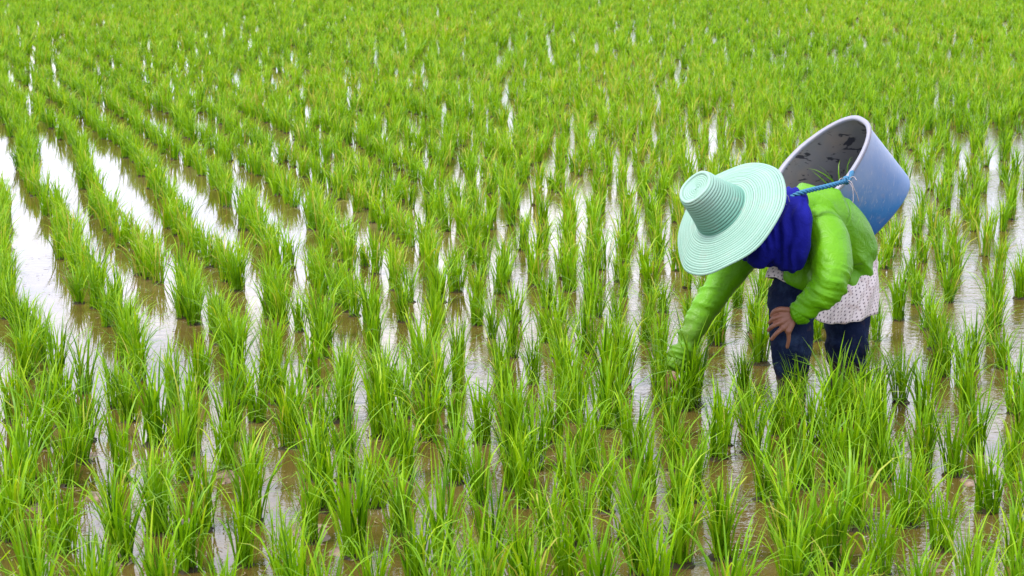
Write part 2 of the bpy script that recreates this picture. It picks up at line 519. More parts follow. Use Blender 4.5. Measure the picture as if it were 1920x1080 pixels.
# clumps whose foot can be read off the photograph
FEET = [(352, 1069), (127, 911), (229, 1052), (116, 1034), (665, 1043), (699, 1043), (583, 1017), (831, 1059), (898, 943), (760, 897), (985, 950), (961, 918),
        (1030, 1020), (1090, 1022), (1353, 1047), (1431, 937), (1357, 835), (1280, 1060), (1210, 925), (1345, 860), (1255, 820), (1185, 855), (1135, 960), (1696, 986), (1765, 1031), (1785, 892),
        (1830, 848), (1687, 754), (1732, 787), (1769, 705), (1805, 725), (1899, 900), (1903, 774), (1720, 440), (1730, 492), (1766, 509), (1792, 522), (1826, 433), (1855, 448),
        (1876, 504), (1739, 618), (1766, 692), (1822, 689), (1685, 600), (1642, 639), (1878, 690), (1870, 610), (1910, 560), (1605, 990), (1560, 1060), (1650, 1075),
        (360, 800), (345, 900), (240, 790), (230, 900), (25, 790), (45, 900), (120, 800), (20, 1010), (60, 1100), (170, 1130), (300, 1150), (460, 1060), (470, 920), (480, 790), (540, 840), (590, 900),
        (640, 790), (650, 900), (720, 760), (750, 1000), (700, 1140), (560, 1150), (420, 1180), (900, 1140), (830, 1180), (1000, 1160), (1120, 1140), (1230, 1150), (1370, 1160), (1480, 1130),
        (1600, 1150), (1720, 1160), (1820, 1120), (1900, 1060), (1530, 830), (1620, 820), (1452, 815), (1518, 822), (1560, 800), (1605, 790), (1480, 838), (1560, 900), (1600, 870), (1660, 900), (1300, 760), (1240, 760), (1278, 768),
        (1210, 640), (1170, 720), (1100, 660), (1000, 720), (960, 670), (860, 690), (893, 610), (815, 640), (790, 700), (1640, 770), (1645, 850), (1730, 880), (1720, 950), (1850, 960),
        (850, 800), (905, 830), (960, 790), (1040, 830), (1080, 790), (1100, 880), (1140, 800), (1000, 880), (1180, 1010), (1410, 850), (1400, 800), (1470, 1010), (1510, 1075)]
for x, y in FEET:
    X, Y = gpt(x, y)
    if not near(X, Y, .07, .10):
        pts.append((X, Y, 1)); put(X, Y)
# open water kept free: (pixel x, pixel y, half width in m, half depth in m)
OPEN = [(1480, 950, .08, .30), (1535, 970, .07, .2), (870, 1010, .13, .30), (815, 880, .07, .35), (1150, 1060, .05, .3), (1545, 690, .06, .9), (1487, 750, .13, .28), (1583, 740, .12, .20),
        (410, 1000, .05, .5), (1020, 960, .05, .2), (430, 700, .05, .6), (1225, 860, .04, .3), (1380, 945, .04, .3), (520, 960, .04, .5), (300, 640, .05, .4), (1560, 1010, .05, .25),
        (1700, 640, .06, .9), (1800, 600, .07, .5), (1000, 620, .05, .6), (1850, 780, .05, .5), (1640, 440, .05, .9), (1890, 400, .06, 1.5), (1390, 300, .08, 1.2), (1300, 290, .06, 1.0), (1330, 240, .06, 1.0),
        (885, 350, .06, 1.3), (975, 215, .07, 1.3), (1055, 235, .06, 1.3), (1080, 350, .05, 1.5), (1005, 330, .05, 1.5), (810, 300, .05, 1.2)]
OG = [(*gpt(x, y), a, b) for x, y, a, b in OPEN]
def is_open(x, y):
    for gx, gy, a, b in OG:
        if ((x - gx) / a) ** 2 + ((y - gy) / b) ** 2 < 1: return True
    return False
n_try = 0
for band0, band1 in ((4.9, 8), (8, 12), (12, 18), (18, 25.5)):
    width = .80 * band1 + 1.2
    area = width * (band1 - band0)
    for _ in range(int(area * 90)):
        D = rng.uniform(band0, band1)
        X = rng.uniform(-width / 2, width / 2)
        px, py, _z = proj(X, D)
        if px < -460 or px > 2380: continue
        # only where the rows are not, leaving the row lanes as water
        if py < 715 and px < float(row_limit(py)) - 30: continue
        dx, dy = (.126, .275) if D < 8 else (.125, .27)
        if px > 1600 and 250 < py < 900: dx, dy = .175, .42
        elif 620 < px < 1450 and 240 < py < 700: dx, dy = .142, .34
        if near(X, D, dx, dy) or is_open(X, D): continue
        pts.append((X, D, 2)); put(X, D)
print('clumps', rows_n, len(pts))

# height of the stand: taller near the camera and in the left rows
def stand(X, D):
    px, py, _ = proj(X, D)
    h = float(np.interp(D, [5, 7.2, 9, 14, 24], [.335, .325, .285, .265, .255]))
    return h
info = []
for X, D, kd in pts:
    px, py, zc = proj(X, D)
    s = F / zc
    h = stand(X, D) * (1 + rng.normal(0, .10))
    top = py - h * s
    vis = (-30 < px < 1950) and top < 1078 and py > 0
    info.append([X, D, kd, px, py, s, h, vis])
order = sorted([i for i, q in enumerate(info) if q[7]], key=lambda i: -info[i][5])
things_idx = order[:298]
tset = set(things_idx)

NVAR = 16
variants = []
for vi in range(NVAR):
    rs = np.random.default_rng(100 + vi)
    nb = int(rs.integers(44, 68))
    v, f, ti, al = blade_batch(nb, 6, .328, .0077, spread=rs.uniform(.75, 1.22), base_r=rs.uniform(.026, .044), droop=rs.uniform(.22, .42), rs=rs)
    # a few short outer sheaths and young shoots
    v2, f2, t2, a2 = blade_batch(9, 4, .16, .0075, spread=1.3, base_r=.045, droop=.1, rs=rs)
    v = np.concatenate([v, v2]); f = np.concatenate([f, f2 + len(v) - len(v2)])
    me = np_mesh('rice_clump', v, f, {'tint': np.concatenate([ti, t2]), 'along': np.concatenate([al, a2])})
    me.materials.append(M_RICE)
    me.polygons.foreach_set('use_smooth', [True] * len(me.polygons))
    variants.append(me)

XB = [(-9999, 'at the left edge'), (240, 'in the left part'), (480, 'left of the middle'), (760, 'in the middle'), (1010, 'right of the middle'),
      (1240, 'left of the farmer'), (1430, 'in line with the farmer'), (1640, 'on the right, beyond the bucket side'), (1800, 'at the right edge')]
XB[7] = (1640, 'in the right part')
YB = [(-9999, 'in the middle distance'), (640, 'level with the farmer'), (760, 'nearer than the farmer'), (880, 'in the near foreground'), (990, 'near the bottom'), (1090, 'cut by the bottom edge')]
def pick(tab, v):
    s = tab[0][1]
    for a, b in tab:
        if v >= a: s = b
    return s
cells = {}
for i in things_idx:
    q = info[i]
    cells.setdefault((pick(XB, q[3]), pick(YB, q[4])), []).append(i)
labels = {}
for (a, b), ids in cells.items():
    rem = list(ids)
    if len(rem) == 1:
        labels[rem[0]] = f'only green rice clump {a}, {b}'
        continue
    for word, key in (('tallest', lambda i: -info[i][6]), ('leftmost', lambda i: info[i][3]), ('rightmost', lambda i: -info[i][3]), ('nearest', lambda i: -info[i][4]), ('farthest', lambda i: info[i][4]), ('lowest-growing', lambda i: info[i][6])):
        if not rem: break
        full = sorted(ids, key=key)[0]
        if full in rem:
            rem.remove(full)
            labels[full] = f'{word} of the green rice clumps {a}, {b}'
    for i in rem:
        labels[i] = f'bright green rice clump among others {a}, {b}'
GRP = 'rice clumps planted in the flooded paddy'
HAND_XY = gpt(1262, 715)
for n_i, i in enumerate(things_idx):
    X, D, kd, px, py, s, h, vis = info[i]
    me = variants[int(rng.integers(NVAR))]
    o = bpy.data.objects.new('rice_clump', me)
    sc = h / .335
    o.location = (X, D, 0)
    o.rotation_euler = (0, 0, rng.uniform(0, 2 * math.pi))
    w = rng.uniform(.85, 1.12)
    o.scale = (sc * w, sc * w, sc)
    COL.objects.link(o)
    tag(o, labels[i], 'rice plant', GRP)

# every other clump of the field in one object
V, Fc, T, A = [], [], [], []
off = 0
for i, q in enumerate(info):
    if i in tset: continue
    X, D, kd, px, py, s, h, vis = q
    if D < 12: nb, seg, w = 38, 5, .0080
    elif D < 18: nb, seg, w = 33, 4, .0088
    elif D < 28: nb, seg, w = 30, 3, .011
    elif D < 42: nb, seg, w = 22, 3, .015
    else: nb, seg, w = 16, 2, .022
    if (px < -90 or px > 2010) and D > 12: nb = int(nb * .55); w *= 1.35
    v, f, ti, al = blade_batch(nb, seg, h * (1.0 if D < 25 else 1.05), w, spread=rng.uniform(.65, 1.12) if D < 20 else rng.uniform(.9, 1.5), base_r=.034, droop=.32, rs=rng)
    v = v + np.array([X, D, 0])
    ti = np.clip(ti + rng.normal(0, .07) + .06 + .17 * noise.noise((X * .35, D * .16, 5.0)), 0, 1)
    V.append(v); Fc.append(f + off); T.append(ti); A.append(al)
    off += len(v)
fr = link('distant_rice', np_mesh('distant_rice', np.concatenate(V), np.concatenate(Fc), {'tint': np.concatenate(T), 'along': np.concatenate(A)}), M_RICE)
tag(fr, 'rows of young green rice stretching away across the flooded paddy', 'rice field', None, 'stuff')
print('far faces', sum(len(f) for f in Fc))

# floating bits of straw and leaf
V, Fc = [], []
off = 0
for _ in range(2800):
    y = rng.uniform(330, 1090) if rng.random() < .75 else rng.uniform(100, 1090)
    x = rng.uniform(-40, 1960)
    X, D = gpt(x, y)
    a = rng.uniform(0, math.pi); Ln = rng.uniform(.006, .035) * (1 if rng.random() < .93 else 2.5); w = rng.uniform(.0008, .0022)
    c, s_ = math.cos(a), math.sin(a)
    bend = rng.uniform(-.3, .3) * Ln
    p3 = [(-Ln / 2, 0), (0, bend), (Ln / 2, 0)]
    vv = []
    for (l, b) in p3:
        for sg in (-1, 1):
            lx, ly = l, b + sg * w
            vv.append((X + lx * c - ly * s_, D + lx * s_ + ly * c, .004 + .003 * rng.random()))
    V += vv
    Fc += [(off, off + 1, off + 3, off + 2), (off + 2, off + 3, off + 5, off + 4)]
    off += 6
deb = link('floating_straw', np_mesh('floating_straw', V, Fc), mat_simple('dead_straw', (.26, .20, .11), (.06, .04, .02), .7, 9))
tag(deb, 'scattered bits of dead straw and leaf floating on the muddy water', 'straw', None, 'stuff')

# ------------------------------------------------------------------ the farmer
def tube(bm, pts_r, seg=20, squash=None):
    """closed tube through (point, radius) joints with rounded ends, sampled along a Catmull-Rom curve"""
    ps = [Vector(p) for p, r in pts_r]
    rs = [r for p, r in pts_r]
    path, rad = [], []
    n = len(ps)
    for i in range(n - 1):
        p0, p1, p2, p3 = ps[max(i - 1, 0)], ps[i], ps[i + 1], ps[min(i + 2, n - 1)]
        st = max(3, int((p2 - p1).length / .012))
        st = min(st, 14)
        for k in range(st):
            u = k / st
            q = .5 * ((2 * p1) + (-p0 + p2) * u + (2 * p0 - 5 * p1 + 4 * p2 - p3) * u * u + (-p0 + 3 * p1 - 3 * p2 + p3) * u ** 3)
            path.append(q)
            uu = u * u * (3 - 2 * u)
            rad.append(rs[i] * (1 - uu) + rs[i + 1] * uu)
    path.append(ps[-1]); rad.append(rs[-1])
    # rounded ends
    d0 = (path[0] - path[1]).normalized(); d1 = (path[-1] - path[-2]).normalized()
    P0, R0 = path[0], rad[0]; P1, R1 = path[-1], rad[-1]
    pre = [(P0 + d0 * R0 * math.sin(a), R0 * math.cos(a)) for a in (1.45, 1.1, .7, .35)]
    post = [(P1 + d1 * R1 * math.sin(a), R1 * math.cos(a)) for a in (.35, .7, 1.1, 1.45)]
    path = [p for p, r in pre] + path + [p for p, r in post]
    rad = [r for p, r in pre] + rad + [r for p, r in post]
    rings = []
    up = Vector((.13, .27, .95))
    tprev = None
    for i, p in enumerate(path):
        tdir = (path[min(i + 1, len(path) - 1)] - path[max(i - 1, 0)]).normalized()
        if tprev is None:
            xax = tdir.orthogonal().normalized()
        else:
            xax = (xax - tdir * xax.dot(tdir)).normalized()
        tprev = tdir
        yax = tdir.cross(xax)
        ring = []
        for k in range(seg):
            a = 2 * math.pi * k / seg
            off_ = xax * math.cos(a) * rad[i] + yax * math.sin(a) * rad[i]
            if squash:
                ax, fct = squash
                off_ = off_ + ax * off_.dot(ax) * (fct - 1)
            ring.append(bm.verts.new(p + off_))
        rings.append(ring)
    for a, b in zip(rings[:-1], rings[1:]):
        for k in range(seg):
            bm.faces.new((a[k], a[(k + 1) % seg], b[(k + 1) % seg], b[k]))
    bm.faces.new(rings[0][::-1])
    bm.faces.new(rings[-1])

def blob(bm, c, rx, ry, rz, ax=None, seg=24):
    """ellipsoid with its own axes ax = (x, y, z) unit vectors"""
    ax = ax or (Vector((1, 0, 0)), Vector((0, 1, 0)), Vector((0, 0, 1)))
    r = bmesh.ops.create_uvsphere(bm, u_segments=seg, v_segments=seg // 2, radius=1)
    for v in r['verts']:
        co = v.co.copy()
        v.co = Vector(c) + ax[0] * co.x * rx + ax[1] * co.y * ry + ax[2] * co.z * rz

def fuse(bm, voxel, smooth=6):
    """voxel-remesh a pile of closed shapes into one continuous skin, returns a mesh"""
    bmesh.ops.recalc_face_normals(bm, faces=bm.faces)
    me = bpy.data.meshes.new('tmp'); bm.to_mesh(me); bm.free()
    o = bpy.data.objects.new('tmp', me); COL.objects.link(o)
    md = o.modifiers.new('r', 'REMESH'); md.mode = 'VOXEL'; md.voxel_size = voxel
    if smooth:
        ms = o.modifiers.new('s', 'SMOOTH'); ms.factor = .5; ms.iterations = smooth
    dg = bpy.context.evaluated_depsgraph_get()
    me2 = bpy.data.meshes.new_from_object(o.evaluated_get(dg))
    bpy.data.objects.remove(o); bpy.data.meshes.remove(me)
    return me2

def displace(me, fn):
    me.update()
    co = np.empty(len(me.vertices) * 3, np.float32); me.vertices.foreach_get('co', co); co = co.reshape(-1, 3)
    no = np.empty(len(me.vertices) * 3, np.float32); me.vertices.foreach_get('normal', no); no = no.reshape(-1, 3)
    d = np.array([fn(Vector(map(float, c)), Vector(map(float, n))) for c, n in zip(co, no)], np.float32)
    me.vertices.foreach_set('co', (co + no * d[:, None]).ravel())
    me.update()

def folds(p, axis, freq, amp, warp=.5, seed=0.0, sharp=1.0):
    """cloth folds: uneven ridges running across axis, long one way and short the other"""
    u = p.dot(axis)
    q = p - axis * u
    f_ = freq / 6.28
    w_ = noise.noise_vector(p * 7 + Vector((seed, 1, 2))) * .03
    a = Vector((u * f_ * 1.1, 0, 0)) + (q + w_) * (f_ * .28) + w_ * f_ + Vector((seed, seed * .7, 3))
    r = 1 - abs(noise.noise(a)) * 3.2
    r2 = 1 - abs(noise.noise(a * 1.9 + Vector((7, 3, seed)))) * 3.2
    m = .55 + .9 * noise.noise(p * 5 + Vector((0, seed + 3, 0)))
    return amp * (max(r, -.5) + .4 * max(r2, -.5)) * max(.1, m)

person = empty('person', (*gpt(1535, 755), 0))
tag(person, 'farmer in a green jacket and mint straw hat, bending down among the rice', 'person')

# hat frame: axis of the crown (also the head's up)
A_HAT = V3(-.665, .530, .525).normalized()
HATC = P(1366, 408, 7.40)
HEADC = HATC - A_HAT * .050
fdir = (V3(-.45, -1.0, -.15) - A_HAT * V3(-.45, -1.0, -.15).dot(A_HAT)).normalized()   # where the face looks
sdir = A_HAT.cross(fdir).normalized()

M_SKIN = mat_simple('skin', (.17, .065, .036), (.115, .042, .024), .5, 60, .25, .4)
M_JACKET = mat_cloth('green_jacket_cloth', (.050, .185, .0003), (.105, .275, .0005), .46, .0, (.050, .058, .010), jacket_dirt, spec=.20, bmp=.24)
M_SCARF = mat_cloth('blue_scarf_cloth', (.0012, .002, .09), (.003, .0045, .19), .85, .0, spec=.15, weave=300)
M_JEANS = mat_cloth('navy_denim', (.0014, .0035, .016), (.0045, .010, .034), .9, .0, (.075, .045, .03), jeans_dirt, spec=.1, weave=500, extra=lambda t, p, c: t.mixc(t.ramp(t.noise(p, 12, 5, .65), [(.48, (0,) * 3), (.72, (.75,) * 3)]), c, (.020, .036, .075)))

# --- body: one continuous skin, head to feet
b = bmesh.new()
blob(b, HEADC, .078, .098, .110, (sdir, fdir, A_HAT))
blob(b, HEADC - A_HAT * .055 + fdir * .025, .058, .068, .062, (sdir, fdir, A_HAT))         # jaw
blob(b, HEADC - A_HAT * .100 + fdir * .066, .022, .018, .016, (sdir, fdir, A_HAT))         # chin
blob(b, HEADC - A_HAT * .020 + fdir * .104, .013, .016, .026, (sdir, fdir, A_HAT))         # nose
blob(b, HEADC - A_HAT * .036 + fdir * .106, .017, .013, .009, (sdir, fdir, A_HAT))
for sg in (-1, 1):
    blob(b, HEADC + sdir * .080 * sg - A_HAT * .012, .010, .018, .032, (sdir, fdir, A_HAT))
    blob(b, HEADC + sdir * .036 * sg + fdir * .082 - A_HAT * .028, .022, .014, .016, (sdir, fdir, A_HAT))   # cheeks
    blob(b, HEADC + sdir * .030 * sg + fdir * .090 + A_HAT * .022, .024, .010, .007, (sdir, fdir, A_HAT))   # brow
blob(b, HEADC - A_HAT * .067 + fdir * .091, .024, .010, .005, (sdir, fdir, A_HAT))
blob(b, HEADC - A_HAT * .077 + fdir * .089, .020, .010, .006, (sdir, fdir, A_HAT))
tube(b, [(HEADC - A_HAT * .05 - fdir * .03, .055), (P(1448, 412, 7.56), .055), (P(1485, 408, 7.68), .065)])
tube(b, [(P(1482, 408, 7.68), .09), (P(1520, 420, 7.77), .125), (P(1552, 440, 7.86), .125), (P(1575, 480, 7.92), .105), (P(1562, 515, 7.91), .095)])
tube(b, [(P(1505, 415, 7.72), .06), (P(1545, 432, 7.62), .055), (P(1557, 527, 7.44), .042), (P(1520, 575, 7.455), .034), (P(1489, 591, 7.475), .026)])       # near arm
tube(b, [(P(1475, 415, 7.75), .06), (P(1425, 432, 7.82), .055), (P(1342, 545, 7.80), .042), (P(1265, 690, 7.74), .026)])   # lowered arm
LLEG = [(P(1515, 505, 7.88), .085), (P(1487, 560, 7.70), .080), (P(1484, 636, 7.58), .064), (P(1484, 700, 7.62), .050), (P(1486, 765, 7.66), .042), (P(1488, 835, 7.70), .045)]
RLEG = [(P(1590, 515, 7.95), .092), (P(1589, 590, 7.92), .083), (P(1588, 650, 7.90), .066), (P(1585, 705, 7.93), .055), (P(1584, 760, 7.97), .045), (P(1584, 820, 8.0), .045)]
tube(b, LLEG); tube(b, RLEG)
for LG_ in (LLEG, RLEG):       # feet in the mud, toes forward
    e = LG_[-1][0]
    tube(b, [(e, .04), (e + V3(-.05, -.02, .06), .036), (e + V3(-.11, -.03, .12), .026)])

def hand(bm, wrist, knuckles, fingers, thumb, palm_r=.014):
    """palm as overlapping bars from wrist to each knuckle, each finger its own bent chain"""
    for kn in knuckles:
        tube(bm, [(wrist, .020), (wrist.lerp(kn, .5), palm_r + .003), (kn, palm_r)], 12)
    for ch in fingers + [thumb]:
        tube(bm, ch, 12)
# near hand spread over the knee
W = P(1489, 591, 7.475)
kn = [P(1463, 593, 7.452), P(1464, 604, 7.448), P(1468, 615, 7.450), P(1478, 621, 7.455)]
fing = [
    [(kn[0], .0118), (P(1451, 597, 7.450), .0098), (P(1443, 605, 7.470), .0085)],
    [(kn[1], .0118), (P(1450, 611, 7.446), .0098), (P(1441, 619, 7.468), .0085)],
    [(kn[2], .0115), (P(1456, 625, 7.448), .0092), (P(1447, 636, 7.462), .0080)],
    [(kn[3], .011), (P(1479, 636, 7.462), .0085), (P(1476, 651, 7.474), .0074)]]
th = [(P(1482, 583, 7.468), .0150), (P(1464, 580, 7.452), .0118), (P(1452, 584, 7.458), .0102), (P(1447, 592, 7.470), .0088)]
hand(b, W, kn, fing, th)
# lowered hand among the stems, fingers closing on a plant
W2 = P(1265, 690, 7.74)
kn2 = [P(1260, 717, 7.71), P(1255, 718, 7.73), P(1251, 717, 7.75), P(1248, 714, 7.77)]
fing2 = [[(k_, .0098), (k_ + V3(-.016, -.030, -.004), .0088), (k_ + V3(-.004, -.052, -.006), .0076)] for k_ in kn2]
th2 = [(P(1266, 701, 7.72), .013), (P(1270, 719, 7.70), .0105), (P(1264, 734, 7.71), .0088)]
hand(b, W2, kn2, fing2, th2)
body = link('body', fuse(b, .0032, 3), M_SKIN, person)

# eyes and hair
for sg in (-1, 1):
    b = bmesh.new()
    blob(b, HEADC + sdir * .031 * sg + fdir * .084 + A_HAT * .004, .012, .012, .010, (sdir, fdir, A_HAT), 12)
    me = bpy.data.meshes.new('eye'); b.to_mesh(me); b.free()
    link('eye', me, mat_simple('eye_dark', (.02, .012, .01), rough=.1) if sg < 0 else bpy.data.materials['eye_dark'], person)
b = bmesh.new()
blob(b, HEADC - fdir * .018 + A_HAT * .018, .088, .094, .106, (sdir, fdir, A_HAT))
tube(b, [(HEADC - fdir * .085, .035), (HEADC - fdir * .10 - A_HAT * .06, .028)])
hme = fuse(b, .006, 2)
displace(hme, lambda p, n: .003 * noise.noise(p * 80))
hair = link('hair', hme, mat_simple('black_hair', (.012, .009, .008), rough=.45), person)

# --- jacket
b = bmesh.new()
tube(b, [(P(1566, 528, 7.92), .128), (P(1571, 508, 7.94), .146), (P(1569, 470, 7.93), .167), (P(1551, 437, 7.86), .166), (P(1520, 420, 7.77), .155), (P(1490, 412, 7.70), .115)], 32)
tube(b, [(P(1500, 520, 7.66), .055), (P(1520, 490, 7.72), .10), (P(1540, 470, 7.80), .12)], 24)                     # loose front hanging down
tube(b, [(P(1515, 420, 7.70), .095), (P(1547, 440, 7.60), .086), (P(1558, 485, 7.50), .084), (P(1557, 524, 7.44), .072), (P(1541, 550, 7.435), .062), (P(1516, 572, 7.450), .052), (P(1498, 586, 7.468), .043)], 24)
tube(b, [(P(1478, 425, 7.74), .10), (P(1425, 440, 7.81), .085), (P(1375, 500, 7.81), .071), (P(1339, 552, 7.79), .060), (P(1307, 606, 7.77), .050), (P(1280, 660, 7.75), .044), (P(1268, 686, 7.742), .036)], 24)
jme = fuse(b, .0048, 4)
ARM1 = (P(1268, 686, 7.742) - P(1375, 500, 7.81)).normalized()
ARM2 = (P(1500, 588, 7.468) - P(1557, 524, 7.44)).normalized()
UPA = (P(1557, 524, 7.44) - P(1547, 440, 7.60)).normalized()
SPINE = (P(1580, 497, 7.96) - P(1520, 420, 7.77)).normalized()
a_w, a_e = P(1268, 686, 7.742), P(1375, 500, 7.81)
b_e, b_w, b_s = P(1557, 524, 7.44), P(1500, 588, 7.468), P(1547, 440, 7.60)
def segd(p, a, c):
    u = max(0, min(1, (p - a).dot(c - a) / (c - a).length_squared))
    return (p - (a + (c - a) * u)).length, u
def sst(a, b_, x):
    u = max(0, min(1, (x - a) / (b_ - a)))
    return u * u * (3 - 2 * u)
def jfold(p, n):
    d = .0025 * noise.noise(p * 14)
    d1, u1 = segd(p, a_e, a_w)
    w1 = 1 - sst(.09, .13, d1)
    ax = (ARM1 * .85 + V3(.35, .5, 0) * .4).normalized()
    d += w1 * (folds(p, ax, 110, .011 * (.5 + .7 * u1), .32, 1.0, .8))
    d2, u2 = segd(p, b_e, b_w)
    w2 = (1 - sst(.07, .11, d2))
    d += w2 * folds(p, ARM2, 125, .010 * (1 - .4 * u2), .35, 5.0, .8)
    d3, u3 = segd(p, b_s, b_e)
    w3 = (1 - sst(.08, .12, d3)) * (1 - w2)
    ax3 = (UPA * .55 + V3(.8, .25, 0) * .65).normalized()
    d += w3 * folds(p, ax3, 38, .013, .45, 8.0, .8)
    w4 = max(0, 1 - w1 - w2 - w3)
    diag = (V3(.75, .40, .1)).normalized()
    d += w4 * (folds(p, diag, 36, .017, .5, 12.0, .85) + .6 * folds(p, V3(.2, .9, 0).normalized(), 38, .008, .6, 15.0, .9))
    # gathered hem
    hem = (p - P(1566, 528, 7.92)).dot(SPINE)
    # armhole seam
    ds = abs((p - b_s).dot(UPA) + .030)
    if d3 < .14 and (p - b_e).length > .1: d -= .0060 * (1 - sst(.002, .010, ds))
    if w4 > .8:
        for sp_, sn_ in ((P(1536, 400, 7.8), SPINE), (P(1560, 440, 7.85), SPINE.cross(AX_B).normalized())):
            q_ = abs((p - sp_).dot(sn_))
            if (p - sp_).dot(AX_U) > -.05: d -= .0055 * (1 - sst(.002, .008, q_))
    return d
displace(jme, jfold)
jacket = link('jacket', jme, M_JACKET, person)
# cuffs: gathered bands at both wrists and the standing collar
def cuff(c0, c1, r0, r1, name='cuff'):
    b = bmesh.new()
    ax = (c1 - c0).normalized(); x = ax.orthogonal().normalized(); y = ax.cross(x)
    prof = [(-.004, r0 - .004), (0, r0), (.012, r0 + .003), (.028, (r0 + r1) / 2 + .002), (.040, r1 + .001), (.046, r1 - .001), (.044, r1 - .006), (.02, r1 - .008)]
    rings = []
    for h, r in prof:
        rings.append([b.verts.new(c0 + ax * h + (x * math.cos(a) + y * math.sin(a)) * (r + .0016 * math.sin(a * 17 + h * 40))) for a in [2 * math.pi * k / 60 for k in range(60)]])
    for p_, q_ in zip(rings[:-1], rings[1:]):
        for k in range(60): b.faces.new((p_[k], p_[(k + 1) % 60], q_[(k + 1) % 60], q_[k]))
    bmesh.ops.recalc_face_normals(b, faces=b.faces)
    me = bpy.data.meshes.new(name); b.to_mesh(me); b.free()
    return link(name, me, M_JACKET, jacket)
jacket.location = (0, 0, 0)
def cuff_link(o):
    o.matrix_parent_inverse = Matrix.Identity(4)
for (c0, c1, r0, r1) in ((P(1508, 583, 7.462), P(1484, 594, 7.478), .047, .040), (P(1272, 676, 7.745), P(1262, 693, 7.738), .039, .034)):
    c = cuff(c0, c1, r0, r1)
    c.matrix_parent_inverse = jacket.matrix_parent_inverse.inverted() @ Matrix.Translation(-Vector(person.location))
# --- scarf round the neck and under the chin
b = bmesh.new()
tube(b, [(P(1478, 368, 7.62), .034), (P(1494, 378, 7.55), .046), (P(1499, 415, 7.47), .050), (P(1494, 460, 7.44), .056), (P(1484, 488, 7.46), .050)], 24)
tube(b, [(P(1468, 372, 7.62), .034), (P(1474, 400, 7.52), .046), (P(1474, 445, 7.45), .052), (P(1472, 486, 7.47), .044)], 24)
tube(b, [(P(1462, 430, 7.48), .050), (P(1438, 462, 7.46), .056), (P(1423, 484, 7.48), .044)], 24)
tube(b, [(P(1450, 480, 7.52), .045), (P(1420, 476, 7.55), .045), (P(1392, 462, 7.58), .035)], 24)
tube(b, [(P(1478, 372, 7.64), .04), (P(1455, 390, 7.74), .045), (P(1425, 430, 7.72), .045), (P(1412, 465, 7.60), .04)], 24)
sme = fuse(b, .0058, 4)
SV = (P(1484, 488, 7.46) - P(1494, 378, 7.55)).normalized()
sx_ = AX_R - SV * AX_R.dot(SV)
def sfold(p, n):
    q = (p - P(1490, 430, 7.45))
    d = .0060 * math.sin(q.dot(sx_) * 170 + noise.noise(p * 8) * 6) * (.5 + noise.noise(p * 7 + Vector((4, 0, 0))))
    return d + .004 * noise.noise(p * 20) + folds(p, SV, 50, .005, .6, 3.0)
displace(sme, sfold)
link('scarf', sme, M_SCARF, person)

# --- trousers
b = bmesh.new()
tube(b, [(P(1560, 498, 7.95), .13), (P(1562, 530, 7.93), .135), (P(1566, 545, 7.92), .12)], 28)
tube(b, [(P(1520, 505, 7.87), .110), (P(1488, 545, 7.74), .098), (P(1484, 590, 7.65), .094), (P(1484, 636, 7.59), .088), (P(1483, 672, 7.60), .076), (P(1485, 705, 7.63), .067)], 24)
tube(b, [(P(1588, 525, 7.94), .108), (P(1589, 590, 7.92), .098), (P(1588, 640, 7.90), .088), (P(1587, 690, 7.92), .074), (P(1584, 740, 7.95), .062), (P(1584, 775, 7.98), .056), (P(1584, 800, 8.0), .05)], 24)
tme = fuse(b, .0062, 4)
displace(tme, lambda p, n: folds(p, V3(.25, 1, .2).normalized(), 75, .0080 * (1 if p.z > .22 else 1.2), .55, 21.0, .8) + .003 * noise.noise(p * 18))
link('trousers', tme, M_JEANS, person)
# muddy rolled leg below the near knee
b = bmesh.new()
tube(b, [(P(1484, 688, 7.62), .060), (P(1485, 720, 7.635), .058), (P(1486, 760, 7.66), .052), (P(1488, 815, 7.69), .05)], 24)
mme = fuse(b, .006, 3)
displace(mme, lambda p, n: folds(p, Vector((0, 0, 1)), 120, .006, .5, 31.0) + .003 * noise.noise(p * 25))
link('trouser_leg', mme, mat_simple('muddy_cloth', (.075, .05, .036), (.035, .022, .016), .6, 25, .6), person)

# --- dotted shirt tail hanging below the jacket
ctrl_top = [P(1470, 478, 7.80), P(1510, 500, 7.78), P(1560, 520, 7.80), P(1610, 500, 7.84), P(1641, 470, 7.93), P(1630, 440, 8.08), P(1580, 440, 8.14), P(1520, 450, 8.05), P(1478, 462, 7.92)]
ctrl_bot = [P(1438, 520, 7.78), P(1476, 531, 7.645), P(1530, 598, 7.70), P(1565, 607, 7.745), P(1604, 603, 7.78), P(1638, 590, 7.90), P(1634, 582, 8.08), P(1570, 560, 8.14), P(1480, 530, 8.0)]
def closed_curve(pp, n):
    out = []
    m = len(pp)
    for i in range(n):
        f_ = i / n * m; k = int(f_); u = f_ - k
        p0, p1, p2, p3 = pp[(k - 1) % m], pp[k % m], pp[(k + 1) % m], pp[(k + 2) % m]
        out.append(.5 * ((2 * p1) + (-p0 + p2) * u + (2 * p0 - 5 * p1 + 4 * p2 - p3) * u * u + (-p0 + 3 * p1 - 3 * p2 + p3) * u ** 3))
    return out
NU, NV = 160, 26
ct, cb = closed_curve(ctrl_top, NU), closed_curve(ctrl_bot, NU)
cen = sum(ct, Vector()) / NU
vv, uu_, vvv = [], [], []
arc = 0
arcs = []
for i in range(NU):
    arcs.append(arc); arc += (cb[(i + 1) % NU] - cb[i]).length
nd = round(arc / .034)
